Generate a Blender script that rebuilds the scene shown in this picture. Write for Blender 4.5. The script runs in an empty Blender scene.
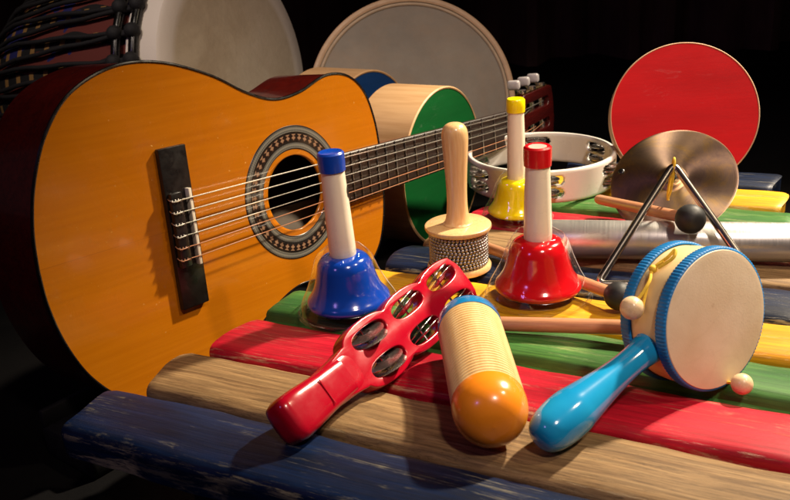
import bpy, bmesh, math, random
from math import sin, cos, pi, radians, sqrt, atan2, hypot
from mathutils import Matrix, Vector
random.seed(7)
sc = bpy.context.scene
COL = sc.collection

# ------------------------------------------------------------------ camera
F_PX, PITCH, ROLL, DIST = 927.5, radians(21.31), radians(3.62), 0.9
fw = Vector((0, cos(PITCH), -sin(PITCH)))
r0 = Vector((1, 0, 0)); u0 = r0.cross(fw)
rt = r0*cos(ROLL) - u0*sin(ROLL); up = r0*sin(ROLL) + u0*cos(ROLL)
CAM = -fw*DIST
cd = bpy.data.cameras.new("camera"); cam = bpy.data.objects.new("camera", cd); COL.objects.link(cam)
cd.sensor_fit = 'HORIZONTAL'; cd.sensor_width = 36; cd.lens = F_PX/790*36
cd.clip_start = 0.02; cd.clip_end = 50
cd.dof.use_dof = True; cd.dof.focus_distance = .78; cd.dof.aperture_fstop = 20
m = Matrix((rt, up, -fw)).transposed().to_4x4(); m.translation = CAM
cam.matrix_world = m
sc.camera = cam

def at(px, py, z=0.0):
    """point on the level z seen at that place of the photograph"""
    d = fw*F_PX + rt*(px-395) - up*(py-250)
    return CAM + d*((z-CAM.z)/d.z)

YAW = radians(-27.81)
DD = Vector((cos(YAW), sin(YAW), 0)); NN = Vector((-sin(YAW), cos(YAW), 0))
FLOOR = -0.10

# ------------------------------------------------------------------ objects
def tag(o, label=None, cat=None, group=None, kind=None):
    if label: o['label'] = label
    if cat: o['category'] = cat
    if group: o['group'] = group
    if kind: o['kind'] = kind
    return o

def frame(loc, z, xhint=(1, 0, 0)):
    z = Vector(z).normalized(); x = Vector(xhint); x = (x - z*x.dot(z)).normalized(); y = z.cross(x)
    M = Matrix((x, y, z)).transposed().to_4x4(); M.translation = Vector(loc)
    return M

def thing(name, label, cat, M, group=None):
    o = bpy.data.objects.new(name, None); COL.objects.link(o)
    if not isinstance(M, Matrix): M = Matrix.Translation(Vector(M))
    o.matrix_world = M; o.empty_display_size = 0.02
    return tag(o, label, cat, group)

class G:
    """collects shapes into one mesh"""
    def __init__(s): s.bm = bmesh.new()
    def _v(s, co, M): return s.bm.verts.new(M @ Vector(co) if M else Vector(co))
    def grid(s, rows, closed_u=True, closed_v=False, M=None, cap0=False, cap1=False):
        R = [[s._v(c, M) for c in row] for row in rows]
        n = len(R[0]); k = len(R)
        for i in range(k if closed_v else k-1):
            a, b = R[i], R[(i+1) % k]
            for j in range(n if closed_u else n-1):
                q = [a[j], a[(j+1) % n], b[(j+1) % n], b[j]]
                try: s.bm.faces.new(q)
                except ValueError: pass
        if cap0: s.bm.faces.new(R[0][::-1])
        if cap1: s.bm.faces.new(R[-1])
        return s
    def lathe(s, prof, seg=64, M=None, mod=None):
        """prof: (radius, z) list; radius 0 at an end closes it"""
        rows = []; 
        for (r, z) in prof:
            r = max(r, 1e-5)
            rows.append([(r*cos(2*pi*j/seg), r*sin(2*pi*j/seg), z) for j in range(seg)])
        s.grid(rows, M=M)
        bmesh.ops.remove_doubles(s.bm, verts=s.bm.verts, dist=4e-5)
        return s
    def tube(s, pts, rad, seg=12, M=None, closed=False, cap=True):
        P = [Vector(p) for p in pts]; n = len(P)
        if not hasattr(rad, '__len__'): rad = [rad]*n
        rows = []; prev = None
        for i in range(n):
            if closed: t = P[(i+1) % n]-P[i-1]
            else: t = P[min(i+1, n-1)]-P[max(i-1, 0)]
            t.normalize()
            if prev is None:
                h = Vector((0, 0, 1)) if abs(t.z) < .9 else Vector((1, 0, 0))
                a = (h - t*h.dot(t)).normalized()
            else: a = (prev - t*prev.dot(t)).normalized()
            prev = a; b = t.cross(a)
            rows.append([P[i] + (a*cos(2*pi*j/seg) + b*sin(2*pi*j/seg))*rad[i] for j in range(seg)])
        return s.grid(rows, closed_v=closed, M=M, cap0=cap and not closed, cap1=cap and not closed)
    def box(s, c, size, M=None, bev=0.0, seg=2):
        T = Matrix.Translation(Vector(c)) @ Matrix.Diagonal((size[0], size[1], size[2], 1))
        if M: T = M @ T
        r = bmesh.ops.create_cube(s.bm, size=1, matrix=T)
        if bev:
            es = {e for v in r['verts'] for e in v.link_edges}
            bmesh.ops.bevel(s.bm, geom=list(es), offset=bev, segments=seg, affect='EDGES', profile=.5)
        return s
    def ball(s, c, r, M=None, seg=24, sc_=(1, 1, 1)):
        T = Matrix.Translation(Vector(c)) @ Matrix.Diagonal((sc_[0], sc_[1], sc_[2], 1))
        if M: T = M @ T
        bmesh.ops.create_uvsphere(s.bm, u_segments=seg, v_segments=seg//2, radius=r, matrix=T)
        return s
    def build(s, name, mat, parent=None, loc=None, sharp=38, smooth=True, M=None, recalc=True):
        bm = s.bm
        if recalc: bmesh.ops.recalc_face_normals(bm, faces=bm.faces)
        for f in bm.faces: f.smooth = smooth
        lim = radians(sharp)
        for e in bm.edges:
            if len(e.link_faces) == 2:
                if e.calc_face_angle(0) > lim: e.smooth = False
        me = bpy.data.meshes.new(name); bm.to_mesh(me); bm.free()
        o = bpy.data.objects.new(name, me); COL.objects.link(o)
        if mat: me.materials.append(mat)
        if parent: o.parent = parent
        if M is not None: o.matrix_local = M
        elif loc is not None: o.location = loc
        return o

def sm(ctrl, n=12, closed=False):
    """Catmull-Rom through the control points"""
    C = [Vector(c) for c in ctrl]; k = len(C); out = []
    rng = range(k) if closed else range(k-1)
    for i in rng:
        if closed: p0, p1, p2, p3 = C[i-1], C[i], C[(i+1) % k], C[(i+2) % k]
        else: p0, p1, p2, p3 = C[max(i-1, 0)], C[i], C[i+1], C[min(i+2, k-1)]
        for j in range(n):
            t = j/n
            out.append(.5*((2*p1)+(p2-p0)*t+(2*p0-5*p1+4*p2-p3)*t*t+(3*p1-p0-3*p2+p3)*t**3))
    if not closed: out.append(C[-1].copy())
    return out
def smp(ctrl, n=8): return [(v.x, v.y) for v in sm([(a, b, 0) for a, b in ctrl], n)]

# ------------------------------------------------------------------ materials
def lin(c):
    return tuple((v/255/12.92 if v/255 <= .04045 else ((v/255+.055)/1.055)**2.4) for v in c)
class N:
    def __init__(s, name):
        s.m = bpy.data.materials.new(name); s.m.use_nodes = True
        s.t = s.m.node_tree; s.b = s.t.nodes['Principled BSDF']; s.o = s.t.nodes['Material Output']
        s._c = None
    def n(s, typ, **kw):
        x = s.t.nodes.new(typ)
        for k, v in kw.items(): setattr(x, k, v)
        return x
    def l(s, a, b): s.t.links.new(a, b)
    def set(s, inp, v):
        i = s.b.inputs[inp]
        if hasattr(v, 'is_output') or hasattr(v, 'links'): s.l(v, i)
        elif inp in ('Base Color', 'Specular Tint', 'Coat Tint', 'Sheen Tint') and len(v) == 3: i.default_value = (*v, 1)
        else: i.default_value = v
    def coord(s, scale=(1, 1, 1), rnd=True):
        tc = s.n('ShaderNodeTexCoord'); mp = s.n('ShaderNodeMapping'); mp.inputs['Scale'].default_value = scale
        src = tc.outputs['Object']
        if rnd:
            oi = s.n('ShaderNodeObjectInfo'); mu = s.n('ShaderNodeMath', operation='MULTIPLY'); mu.inputs[1].default_value = 13.7
            s.l(oi.outputs['Random'], mu.inputs[0])
            va = s.n('ShaderNodeVectorMath', operation='ADD'); s.l(src, va.inputs[0]); s.l(mu.outputs[0], va.inputs[1]); src = va.outputs[0]
        s.l(src, mp.inputs[0]); return mp.outputs[0]
    def noise(s, scale=(1, 1, 1), sc_=1.0, det=5, rough=.6, dist=0., rnd=True):
        x = s.n('ShaderNodeTexNoise'); x.inputs['Scale'].default_value = sc_; x.inputs['Detail'].default_value = det
        x.inputs['Roughness'].default_value = rough; x.inputs['Distortion'].default_value = dist
        s.l(s.coord(scale, rnd), x.inputs['Vector']); return x.outputs['Fac']
    def ramp(s, fac, stops):
        r = s.n('ShaderNodeValToRGB'); e = r.color_ramp.elements
        while len(e) < len(stops): e.new(.5)
        for k, (p, c) in enumerate(stops):
            e[k].position = p; e[k].color = (*c, 1) if hasattr(c, '__len__') else (c, c, c, 1)
        s.l(fac, r.inputs[0]); return r.outputs[0]
    def mix(s, fac, a, b, mode='MIX'):
        x = s.n('ShaderNodeMix', data_type='RGBA', blend_type=mode)
        for i, v in ((0, fac), (6, a), (7, b)):
            if hasattr(v, 'links'): s.l(v, x.inputs[i])
            elif i == 0: x.inputs[0].default_value = v
            else: x.inputs[i].default_value = (*v, 1)
        return x.outputs[2]
    def math(s, op, a, b=None, c=None, clamp=False):
        x = s.n('ShaderNodeMath', operation=op, use_clamp=clamp)
        for i, v in enumerate((a, b, c)):
            if v is None: continue
            if hasattr(v, 'links'): s.l(v, x.inputs[i])
            else: x.inputs[i].default_value = v
        return x.outputs[0]
    def xyz(s):
        tc = s.n('ShaderNodeTexCoord'); sp = s.n('ShaderNodeSeparateXYZ'); s.l(tc.outputs['Object'], sp.inputs[0]); return sp.outputs
    def bump(s, h, dist=.001, st=.5):
        b = s.n('ShaderNodeBump'); b.inputs['Distance'].default_value = dist; b.inputs['Strength'].default_value = st
        s.l(h, b.inputs['Height']); s.l(b.outputs[0], s.b.inputs['Normal'])

def plain(name, rgb, rough=.4, metal=0., var=.12, scale=60, coat=0., bump=0., spec=.5, rvar=.1):
    """colour with a little mottling, uneven gloss and fine relief"""
    k = N(name); c = lin(rgb)
    f = k.noise((1, 1, 1), scale, 6, .65)
    dark = tuple(v*(1-var) for v in c); lite = tuple(min(1, v*(1+var)) for v in c)
    k.set('Base Color', k.ramp(f, [(.3, dark), (.7, lite)]))
    k.set('Roughness', k.ramp(k.noise((1, 1, 1), scale*1.7, 4), [(.3, max(.02, rough-rvar)), (.7, min(1, rough+rvar))]))
    k.set('Metallic', metal); k.set('Specular IOR Level', spec)
    if coat:
        k.set('Coat Weight', coat); k.set('Coat Roughness', k.ramp(k.noise((1, 1, 1), 55, 7, .7, 1.), [(.35, .05), (.7, .22)]))
        if not bump: k.bump(k.noise((1, 1, 1), 45, 4), .0009, .18)
    if bump: k.bump(k.noise((1, 1, 1), scale*4, 4), bump, .6)
    return k.m

def wood(name, a, b, rough=.45, axis='x', scale=40, coat=0., bump=.0002):
    k = N(name); s_ = {'x': (.08, 1, 1), 'y': (1, .08, 1), 'z': (1, 1, .08)}[axis]
    f = k.noise(s_, scale*4, 5, .6, .4); g = k.noise(s_, scale*22, 3, .5)
    col = k.ramp(f, [(.28, lin(a)), (.72, lin(b))])
    col = k.mix(.35, col, k.ramp(g, [(.35, lin(a)), (.6, lin(b))]))
    k.set('Base Color', col); k.set('Roughness', k.ramp(f, [(.3, rough+.08), (.7, rough-.05)]))
    if coat: k.set('Coat Weight', coat); k.set('Coat Roughness', .07)
    if bump: k.bump(g, bump, .5)
    return k.m

def aged(k, col, amt=1.):
    """blotches, thin veins and rubbed patches of a real skin"""
    v = k.noise((1, 1, 1), 16, 3, .5, 1.6); vein = k.ramp(k.math('ABSOLUTE', k.math('SUBTRACT', v, .5)), [(.0, .12*amt), (.02, 0.)])
    b = k.ramp(k.noise((1, 1, 1), 6.5, 8, .75, .7), [(.42, 0.), (.62, .42*amt)])
    sp = k.ramp(k.noise((1, 1, 1), 210, 2), [(.70, 0.), (.76, .5*amt)])
    c = k.mix(b, col, lin((150, 118, 82))); c = k.mix(vein, c, lin((128, 98, 68))); return k.mix(sp, c, lin((140, 112, 80)))

def metal(name, rgb, rough=.2, scr=(1, 1, 1), sc_=300, bump=.00008):
    k = N(name); k.set('Base Color', lin(rgb)); k.set('Metallic', 1.)
    f = k.noise(scr, sc_, 5)
    k.set('Roughness', k.ramp(f, [(.3, rough*.6), (.7, min(1, rough*1.5))])); k.bump(f, bump, .4)
    return k.m

def plank_mat(name, rgb, rgb2, half, worn=(214, 196, 160), amount=.0, rough=.36, grain=False):
    k = N(name)
    big = k.noise((3, 12, 6), 2.2, 5, .6); fine = k.noise((9, 260, 160), 1.3, 8, .7, .2)
    if grain:
        f2 = k.noise((6, 120, 80), 1.3, 9, .76, .8)
        base = k.ramp(f2, [(.34, lin(rgb2)), (.5, lin(rgb)), (.66, lin(grain))])
    else:
        base = k.ramp(big, [(.3, lin(rgb2)), (.68, lin(rgb))])
    base = k.mix(k.ramp(fine, [(.40, .0), (.58, .5)]), base, tuple(v*.45 for v in lin(rgb2)))
    # scratches where the paint has gone: long along the plank, and along its two top edges
    s1 = k.noise((17, 420, 110), 1.1, 8, .76, .25); s2 = k.noise((7, 46, 20), 1.4, 6, .68)
    scratch = k.math('MULTIPLY', k.ramp(s1, [(.535-amount, 0.), (.60-amount, 1.)]), k.ramp(s2, [(.51, 0.), (.64, 1.)]))
    X = k.xyz()
    ed = k.math('DIVIDE', k.math('ABSOLUTE', k.math('SUBTRACT', X[1], half)), half)
    e1 = k.noise((8, 120, 60), 1.5, 8, .76)
    edge = k.math('MULTIPLY', k.ramp(ed, [(.87, 0.), (.91, 1.), (.97, 1.), (1., .2)]), k.ramp(e1, [(.535-amount*.6, 0.), (.60-amount*.6, 1.)]))
    scuff = k.math('MULTIPLY', k.ramp(k.noise((40, 150, 60), 1.0, 6, .7), [(.56, 0.), (.70, .7)]), k.ramp(k.noise((8, 22, 20), 1.1, 4, .6), [(.55, 0.), (.66, 1.)]))
    wear = k.math('MAXIMUM', k.math('MAXIMUM', scratch, edge), scuff, clamp=True)
    wear = k.math('MULTIPLY', wear, .62)
    if grain:
        ck = k.noise((5, 170, 60), 1.1, 6, .7, .4); base = k.mix(k.ramp(k.math('ABSOLUTE', k.math('SUBTRACT', ck, .5)), [(.0, .6), (.016, 0.)]), base, lin((40, 28, 19)))
    col = k.mix(wear, base, k.ramp(fine, [(.3, tuple(v*.55 for v in lin(worn))), (.6, lin(worn))]))
    k.set('Base Color', col)
    k.set('Roughness', k.ramp(k.math('ADD', k.math('MULTIPLY', big, .5), k.math('MULTIPLY', fine, .5)), [(.35, rough-.02), (.65, rough+.16)]))
    k.set('Specular IOR Level', .24)
    h = k.math('SUBTRACT', k.math('MULTIPLY', fine, .6), k.math('MULTIPLY', wear, .7))
    k.bump(h, .0012, .55)
    return k.m

def clear(name, rim=.6):
    """thin clear acrylic: see-through, reflecting more at grazing angles"""
    k = N(name); k.t.nodes.remove(k.b)
    tr = k.n('ShaderNodeBsdfTransparent'); tr.inputs[0].default_value = (.985, .988, .988, 1)
    gl = k.n('ShaderNodeBsdfGlossy'); gl.inputs['Roughness'].default_value = .04; gl.inputs[0].default_value = (1, 1, 1, 1)
    lw = k.n('ShaderNodeLayerWeight'); lw.inputs[0].default_value = .5
    f = k.ramp(lw.outputs['Facing'], [(0., .035), (.55, .06), (.78, .28), (.91, .78), (1., 1.)])
    b = k.n('ShaderNodeBump'); b.inputs['Distance'].default_value = .0006; b.inputs['Strength'].default_value = .35
    k.l(k.noise((1, 1, 1), 120, 3), b.inputs['Height']); k.l(b.outputs[0], gl.inputs['Normal'])
    mx = k.n('ShaderNodeMixShader'); k.l(f, mx.inputs[0]); k.l(tr.outputs[0], mx.inputs[1]); k.l(gl.outputs[0], mx.inputs[2])
    df = k.n('ShaderNodeBsdfDiffuse'); df.inputs[0].default_value = (.8, .8, .8, 1)  # white edge sheen painted in by view angle, in place of room reflections
    m2 = k.n('ShaderNodeMixShader'); k.l(k.ramp(lw.outputs['Facing'], [(0., .0), (.84, .004), (.93, rim*.33), (1., rim)]), m2.inputs[0]); k.l(mx.outputs[0], m2.inputs[1]); k.l(df.outputs[0], m2.inputs[2])
    k.l(m2.outputs[0], k.o.inputs[0]); return k.m

M_black = plain('black_matte', (14, 13, 14), .6, var=.3)
M_blackgloss = plain('black_gloss', (12, 11, 11), .25, var=.3, scale=40)
M_rubber = plain('black_rubber', (26, 26, 28), .55, var=.2, bump=.0002)
M_chrome = metal('chrome', (205, 205, 205), .12)
M_steel = metal('steel', (175, 172, 168), .28)
M_darksteel = metal('dark_steel', (96, 94, 98), .25)
M_clear = clear('clear_acrylic', .75)
M_clear_rim = clear('clear_acrylic_rim', 1.)
M_cream = plain('cream_plastic', (240, 230, 208), .32, var=.05, scale=25, coat=.3)
M_palewood = wood('pale_wood', (196, 158, 112), (226, 194, 148), .42, 'z', 30, coat=.25)
M_white = plain('white_plastic', (226, 222, 216), .3, var=.04, scale=20, coat=.3)

# ------------------------------------------------------------------ setting
g = G(); g.grid([[(-6, -3, 0), (6, -3, 0)], [(-6, 6, 0), (6, 6, 0)]], closed_u=False)
k = N('black_stage_floor'); f = k.noise((1, 1, 1), 9, 6)
k.set('Base Color', k.ramp(f, [(.3, (.0010, .0010, .0014)), (.75, (.004, .0036, .004))])); k.set('Roughness', .85); k.set('Specular IOR Level', .12); k.bump(k.noise((1, 1, 1), 160, 3), .001, .4)
floor = tag(g.build('floor', k.m, loc=(0, 0, FLOOR)), kind='structure')

rows = []
for z in (-.1, .6, 1.4, 2.4):
    rows.append([(-5+10*i/400, 1.5+.05*sin(i*.55)+.03*sin(i*1.31+.6*z), z) for i in range(401)])
g = G(); g.grid(rows, closed_u=False)
k = N('black_curtain_cloth'); f = k.noise((1, 1, .3), 14, 5)
k.set('Base Color', k.ramp(f, [(.3, (.10, .055, .042)), (.7, (.20, .115, .09))])); k.set('Roughness', .9); k.set('Specular IOR Level', .1)
drape = g.build('backdrop', k.m); tag(drape, kind='structure')

# ------------------------------------------------------------------ table of painted planks
table = thing('plank_table', 'low tapered table of red, green, yellow, blue and brown painted planks', 'table',
              Matrix.Translation((0, 0, FLOOR)) @ Matrix.Rotation(YAW, 4, 'Z'))
PITCHW = 0.0664
lefts = [-.080, -.063, -.050, -.047, -.026, .002, .014, .030, .046, .060, .074]
rights = [.470, .455, .440, .420, .405, .388, .372, .356, .341, .328, .314]
HALF = .0318
MB_ = {
 'blue': plank_mat('blue_paint', (9, 33, 72), (3, 10, 27), HALF, (186, 178, 146), .0),
 'brown': plank_mat('bare_brown_wood', (152, 122, 84), (106, 80, 54), HALF, (196, 172, 130), .0, .46, grain=(170, 140, 98)),
 'red': plank_mat('red_paint', (210, 28, 52), (150, 12, 34), HALF, (232, 190, 150), .0),
 'green': plank_mat('green_paint', (84, 136, 62), (44, 94, 46), HALF, (176, 186, 120), .03),
 'yellow': plank_mat('yellow_paint', (236, 182, 36), (204, 140, 22), HALF, (236, 212, 150), .0)}
order = ['blue', 'brown', 'red', 'green', 'yellow']
desc = {'blue': 'dark blue painted plank', 'brown': 'bare brown plank', 'red': 'red painted plank', 'green': 'green painted plank', 'yellow': 'yellow painted plank'}
for i in range(11):
    c = order[i % 5]; w = 2*HALF; L = rights[i]-lefts[i]
    rnd = random.Random(i*11+3)
    sec = [(.001, -.026), (0, -.0105), (.0004, -.0078), (.0016, -.0053), (.0036, -.0034), (.0065, -.0021), (.012, -.0013), (.022, -.0005), (.032, 0.), (.042, -.0005),
           (.051, -.0014), (.0565, -.0028), (.0600, -.0052), (.0622, -.0088), (.0632, -.0135), (.0626, -.026)]
    if c == 'red': sec = [(a, b*.82 if b > -.02 else b) for a, b in sec]
    if c == 'green': sec = [(.001, -.026), (0, -.0175), (.0006, -.0150), (.0022, -.0130), (.0045, -.0122), (.0085, -.0112), (.0096, -.0056), (.0118, -.0030), (.020, -.0010), (.031, 0.), (.043, -.0006), (.051, -.0014), (.0565, -.0028), (.0600, -.0052), (.0622, -.0088), (.0632, -.0135), (.0626, -.026)]
    ph = [rnd.uniform(0, 6) for _ in range(6)]
    rows = []; K = 90
    for s in range(K+1):
        x = L*s/K
        e = min(x, L-x); sh = 0 if e > .006 else (1-e/.006)
        row = []
        for (y, z) in sec:
            wob = .0007*sin(x*31+ph[0]+y*9)+.0004*sin(x*83+ph[1]) + .0003*sin(x*171+ph[4]+y*60)
            zz = z + .0005*sin(x*23+ph[2]+y*40) + .0004*sin(x*61+ph[3])
            yy = y + wob*(1 if y < .02 else -1 if y > .05 else 0)
            yc = .0318; zc = -.016
            q = 1-.07*sh*sh
            xx = x + .003*sin(y*70+ph[5])*(1 if x < L/2 else -1)*max(0, 1-e/.02)
            row.append((xx, yc+(yy-yc)*q, zc+(zz-zc)*q - .0006))
        rows.append(row)
    g = G(); g.grid(rows, cap0=True, cap1=True)
    p = g.build('plank', MB_[c], table, loc=(lefts[i], -.365+PITCHW*i+.0013, -FLOOR), sharp=50)
    p['label'] = desc[c]
# dark rails under the planks, legs to the floor
for y0, y1 in ((0.03, .10), (.30, .22)):
    a = Vector((y0, -.345, -FLOOR-.042)); b = Vector((y1, .345, -FLOOR-.042)); d = (b-a); ln = d.length
    Mx = frame((a+b)/2, (0, 0, 1), d)
    G().box((0, 0, 0), (ln, .03, .0305), bev=.002).build('support_rail', M_black, table, M=Mx)
    for q in (.08, .92):
        t = a.lerp(b, q); G().box((0, 0, 0), (.026, .026, -FLOOR-.0575), bev=.002).build('leg', M_black, table, loc=(t.x, t.y, (-FLOOR-.0575)/2))
# short frayed string under the front plank
pts = sm([(.045, -.372, -FLOOR-.026), (.046, -.374, -FLOOR-.038), (.052, -.377, -FLOOR-.047), (.064, -.378, -FLOOR-.056)], 10)
g = G(); g.tube([p+Vector((.0006*sin(i*2.2), 0, .0006*cos(i*2.2))) for i, p in enumerate(pts)], .0009, 6)
g.build('string', plain('dull_string', (88, 84, 80), .8), table)

# ------------------------------------------------------------------ guitar
SG = .52
def toward(p, kf): return CAM + (Vector(p)-CAM)*kf
P0 = toward((-.08642665, -.03492232, .07543995), SG/.50)
gm = Matrix(((.644, -.034, .764), (.763, .108, -.638), (-.061, .994, .095)))
gx = gm.col[0].normalized(); gz = gx.cross(gm.col[1]).normalized(); gy = gz.cross(gx)
MG = Matrix((gx, gy, gz)).transposed().to_4x4(); MG.translation = P0
q = SG/.54
half = [(-.2765, 0), (-.2745, .03), (-.266, .065), (-.249, .1), (-.222, .1275), (-.18, .1425), (-.135, .1405), (-.085, .124), (-.045, .103), (-.012, .0925), (.022, .095),
        (.06, .106), (.092, .102), (.115, .083), (.127, .052), (.131, .02), (.1315, 0)]
up_ = [v for v in sm([(a*q, b*q, 0) for a, b in half], 8)]
OUT = up_ + [Vector((v.x, -v.y, 0)) for v in up_[-2:0:-1]]
OUT = OUT[::-1]
guitar = thing('acoustic_guitar', 'orange topped acoustic guitar with dark red sides leaning beside the planks', 'guitar', MG)
DEPTH = .074
k = N('orange_spruce_varnish'); f = k.noise((3, 120, 120), 2.2, 6, .6, .3, rnd=False); h = k.noise((4, 9, 4), 1.6, 4, rnd=False)
col = k.ramp(f, [(.3, lin(206 and (178, 104, 10))), (.7, lin((190, 114, 14)))])
col = k.mix(k.ramp(h, [(.35, 0.), (.7, .3)]), col, lin((166, 87, 6)))
X = k.xyz(); seam = k.math('LESS_THAN', k.math('ABSOLUTE', X[1]), .00022)
col = k.mix(k.math('MULTIPLY', seam, .45), col, lin((120, 60, 8)))
ding = k.math('MULTIPLY', k.ramp(k.noise((1, 1, 1), 260, 2, rnd=False), [(.70, 0.), (.73, 1.)]), k.ramp(k.noise((1, 1, 1), 11, 3, rnd=False), [(.5, 0.), (.58, 1.)]))
col = k.mix(k.math('MULTIPLY', ding, .6), col, lin((236, 196, 120)))
k.set('Base Color', col); k.set('Roughness', k.ramp(k.noise((1, 1, 1), 24, 7, .7, 1., rnd=False), [(.35, .16), (.7, .36)])); k.set('Coat Weight', .5); k.set('Coat Roughness', k.ramp(k.noise((1, 1, 1), 16, 7, .7, 1.4, rnd=False), [(.35, .05), (.65, .20)])); k.set('Specular IOR Level', .4)
sb = k.n('ShaderNodeBump'); k.bump(k.noise((2, 60, 60), 2, 3, rnd=False), .0003, .25)
M_top = k.m
RH = .0367*q
angs = [atan2(v.y, v.x) for v in OUT]
g = G(); rows = []
for s in [0, .02, .1, .22, .4, .6, .8, .93, 1.]:
    rows.append([(RH*cos(a)*(1-s)+v.x*s, RH*sin(a)*(1-s)+v.y*s, 0) for v, a in zip(OUT, angs)])
rows = [[(RH*cos(a), RH*sin(a), -.0025) for a in angs]] + rows
g.grid(rows); g.build('soundboard', M_top, guitar, recalc=False)
M_side = wood('mahogany_gloss', (50, 8, 8), (92, 20, 14), .22, 'x', 20, coat=.6, bump=0)
g = G(); rows = [[(v.x, v.y, z) for v in OUT] for z in (-.0012, -.02, -.05, -DEPTH)]
inn = [[(v.x*.985, v.y*.985, z) for v in OUT] for z in (-DEPTH+.001, -.04, -.004)]
g.grid(rows); g.build('side', M_side, guitar)
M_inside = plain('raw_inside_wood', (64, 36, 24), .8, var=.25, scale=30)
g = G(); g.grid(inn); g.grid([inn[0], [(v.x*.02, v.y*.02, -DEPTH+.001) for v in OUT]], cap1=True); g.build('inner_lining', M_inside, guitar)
g = G(); g.grid([[(v.x, v.y, -DEPTH) for v in OUT], [(v.x*.96, v.y*.96, -DEPTH-.004) for v in OUT], [(v.x*.5, v.y*.5, -DEPTH-.007) for v in OUT]], cap1=True)
g.build('back', M_side, guitar)
g = G(); g.tube([(v.x, v.y, -.0006) for v in OUT], .0014, 8, closed=True); g.build('binding', M_blackgloss, guitar)
# paper label inside, seen through the hole
g = G(); g.box((.062, -.052, -DEPTH+.002), (.07, .044, .0004)); g.build('paper_label', plain('old_paper', (244, 232, 200), .8, var=.08), guitar)
# rosette
RO, RI = .0655*q, .0425*q
k = N('rosette_inlay'); X = k.xyz()
rr = k.math('SQRT', k.math('ADD', k.math('MULTIPLY', X[0], X[0]), k.math('MULTIPLY', X[1], X[1])))
t = k.math('DIVIDE', k.math('SUBTRACT', rr, RI), RO-RI)
th = k.math('ARCTAN2', X[1], X[0])
fine = k.math('GREATER_THAN', k.math('SINE', k.math('MULTIPLY', th, 180.)), 0.)
lines = k.math('GREATER_THAN', k.math('SINE', k.math('MULTIPLY', t, 46.)), -.1)
grey = k.mix(k.math('MULTIPLY', fine, .55), lin((96, 96, 92)), lin((40, 42, 44)))
grey = k.mix(k.math('MULTIPLY', lines, .5), grey, lin((140, 138, 126)))
mot = k.math('ADD', k.math('SINE', k.math('MULTIPLY', th, 44.)), k.math('MULTIPLY', k.math('COSINE', k.math('MULTIPLY', t, 40.)), .7))
motc = k.ramp(k.math('ADD', k.math('MULTIPLY', mot, .3), .5), [(.30, lin((18, 13, 12))), (.44, lin((18, 13, 12))), (.52, lin((74, 36, 28))), (.68, lin((140, 112, 88)))])
band = k.math('MULTIPLY', k.math('GREATER_THAN', t, .37), k.math('LESS_THAN', t, .63))
bl = k.math('MULTIPLY', k.math('GREATER_THAN', t, .27), k.math('LESS_THAN', t, .73))
c1 = k.mix(bl, grey, lin((24, 20, 18))); c2 = k.mix(band, c1, motc)
eg = k.math('MULTIPLY', k.math('GREATER_THAN', t, .05), k.math('LESS_THAN', t, .95))
k.set('Base Color', k.mix(eg, lin((18, 14, 12)), c2)); k.set('Roughness', .3); k.set('Coat Weight', .4)
g = G(); n_ = 128
g.grid([[(r*cos(2*pi*j/n_), r*sin(2*pi*j/n_), z) for j in range(n_)] for r, z in ((RI, 0.0001), (RI+.0003, .0004), (RO-.0003, .0004), (RO, .0001))])
g.build('rosette', k.m, guitar)
# bridge
A_ = .1371*q
def lx(x): return x*q
M_ebony = plain('black_bridge_wood', (20, 16, 15), .35, var=.3, scale=80, coat=.2)
bx = (-.018+.010)/2
g = G(); g.box((-A_+lx(-.004), 0, .0028), (lx(.029), lx(.142), .0052), bev=.0012)
br = g.build('bridge', M_ebony, guitar)
G().box((-A_+lx(-.011), 0, .0082), (lx(.012), lx(.066), .0052), bev=.0014).build('tie_block', M_ebony, br)
M_bone = plain('white_bone', (222, 214, 196), .35, var=.05)
G().box((-A_+lx(.004), 0, .0075), (lx(.0032), lx(.068), .0056), bev=.0006).build('saddle', M_bone, br)
# fretboard, neck, head
XN = SG - A_; X0 = RH*1.02
W12, WN = .0505*q, .0435*q
def hw(x): return (WN + (W12-WN)*(XN-x)/(SG/2))/2
TF = .0062
g = G(); xs = [X0, SG/2-A_, XN]
g.grid([[(x, -hw(x), .0006), (x, -hw(x), TF-.0008), (x, -hw(x)+.001, TF), (x, hw(x)-.001, TF), (x, hw(x), TF-.0008), (x, hw(x), .0006)] for x in xs], cap0=True, cap1=True)
fb = g.build('fretboard', wood('dark_fretboard', (26, 16, 13), (44, 27, 20), .4, 'x', 30), guitar)
for n in range(1, 19):
    x = SG*(1-2**(-n/12)); x = XN - x
    if x < X0+.003: break
    pts = [(x, -hw(x)+.0004, TF+.0001), (x, -hw(x)+.002, TF+.0007), (x, hw(x)-.002, TF+.0007), (x, hw(x)-.0004, TF+.0001)]
    G().tube(pts, .0007, 8).build('fret', M_steel, fb)
XE = .1315*q
g = G(); rows = []
for x in [XE-.002, XE+.012, XE+.03, XE+.06, .25, .33, XN-.02, XN+.004]:
    u = (x-XE); dp = .017 + (.045 if u < .013 else .045*max(0, (1-(u-.013)/.03)) if u < .043 else 0)
    w_ = hw(x)-.0005
    rows.append([(x, w_*cos(t), .0004 if 0 == 1 else (.0006 - dp*max(0, sin(t))**.8)) for t in [pi*j/14 for j in range(15)]])
g.grid(rows, cap0=True, cap1=True); 
M_neck = wood('neck_mahogany', (70, 24, 16), (104, 42, 26), .3, 'x', 24, coat=.4, bump=0)
g.build('neck', M_neck, guitar)
g = G(); g.box((XN+.002, 0, TF-.001), (.005, WN+.0006, .0085), bev=.0008); g.build('nut', M_bone, guitar)
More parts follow.
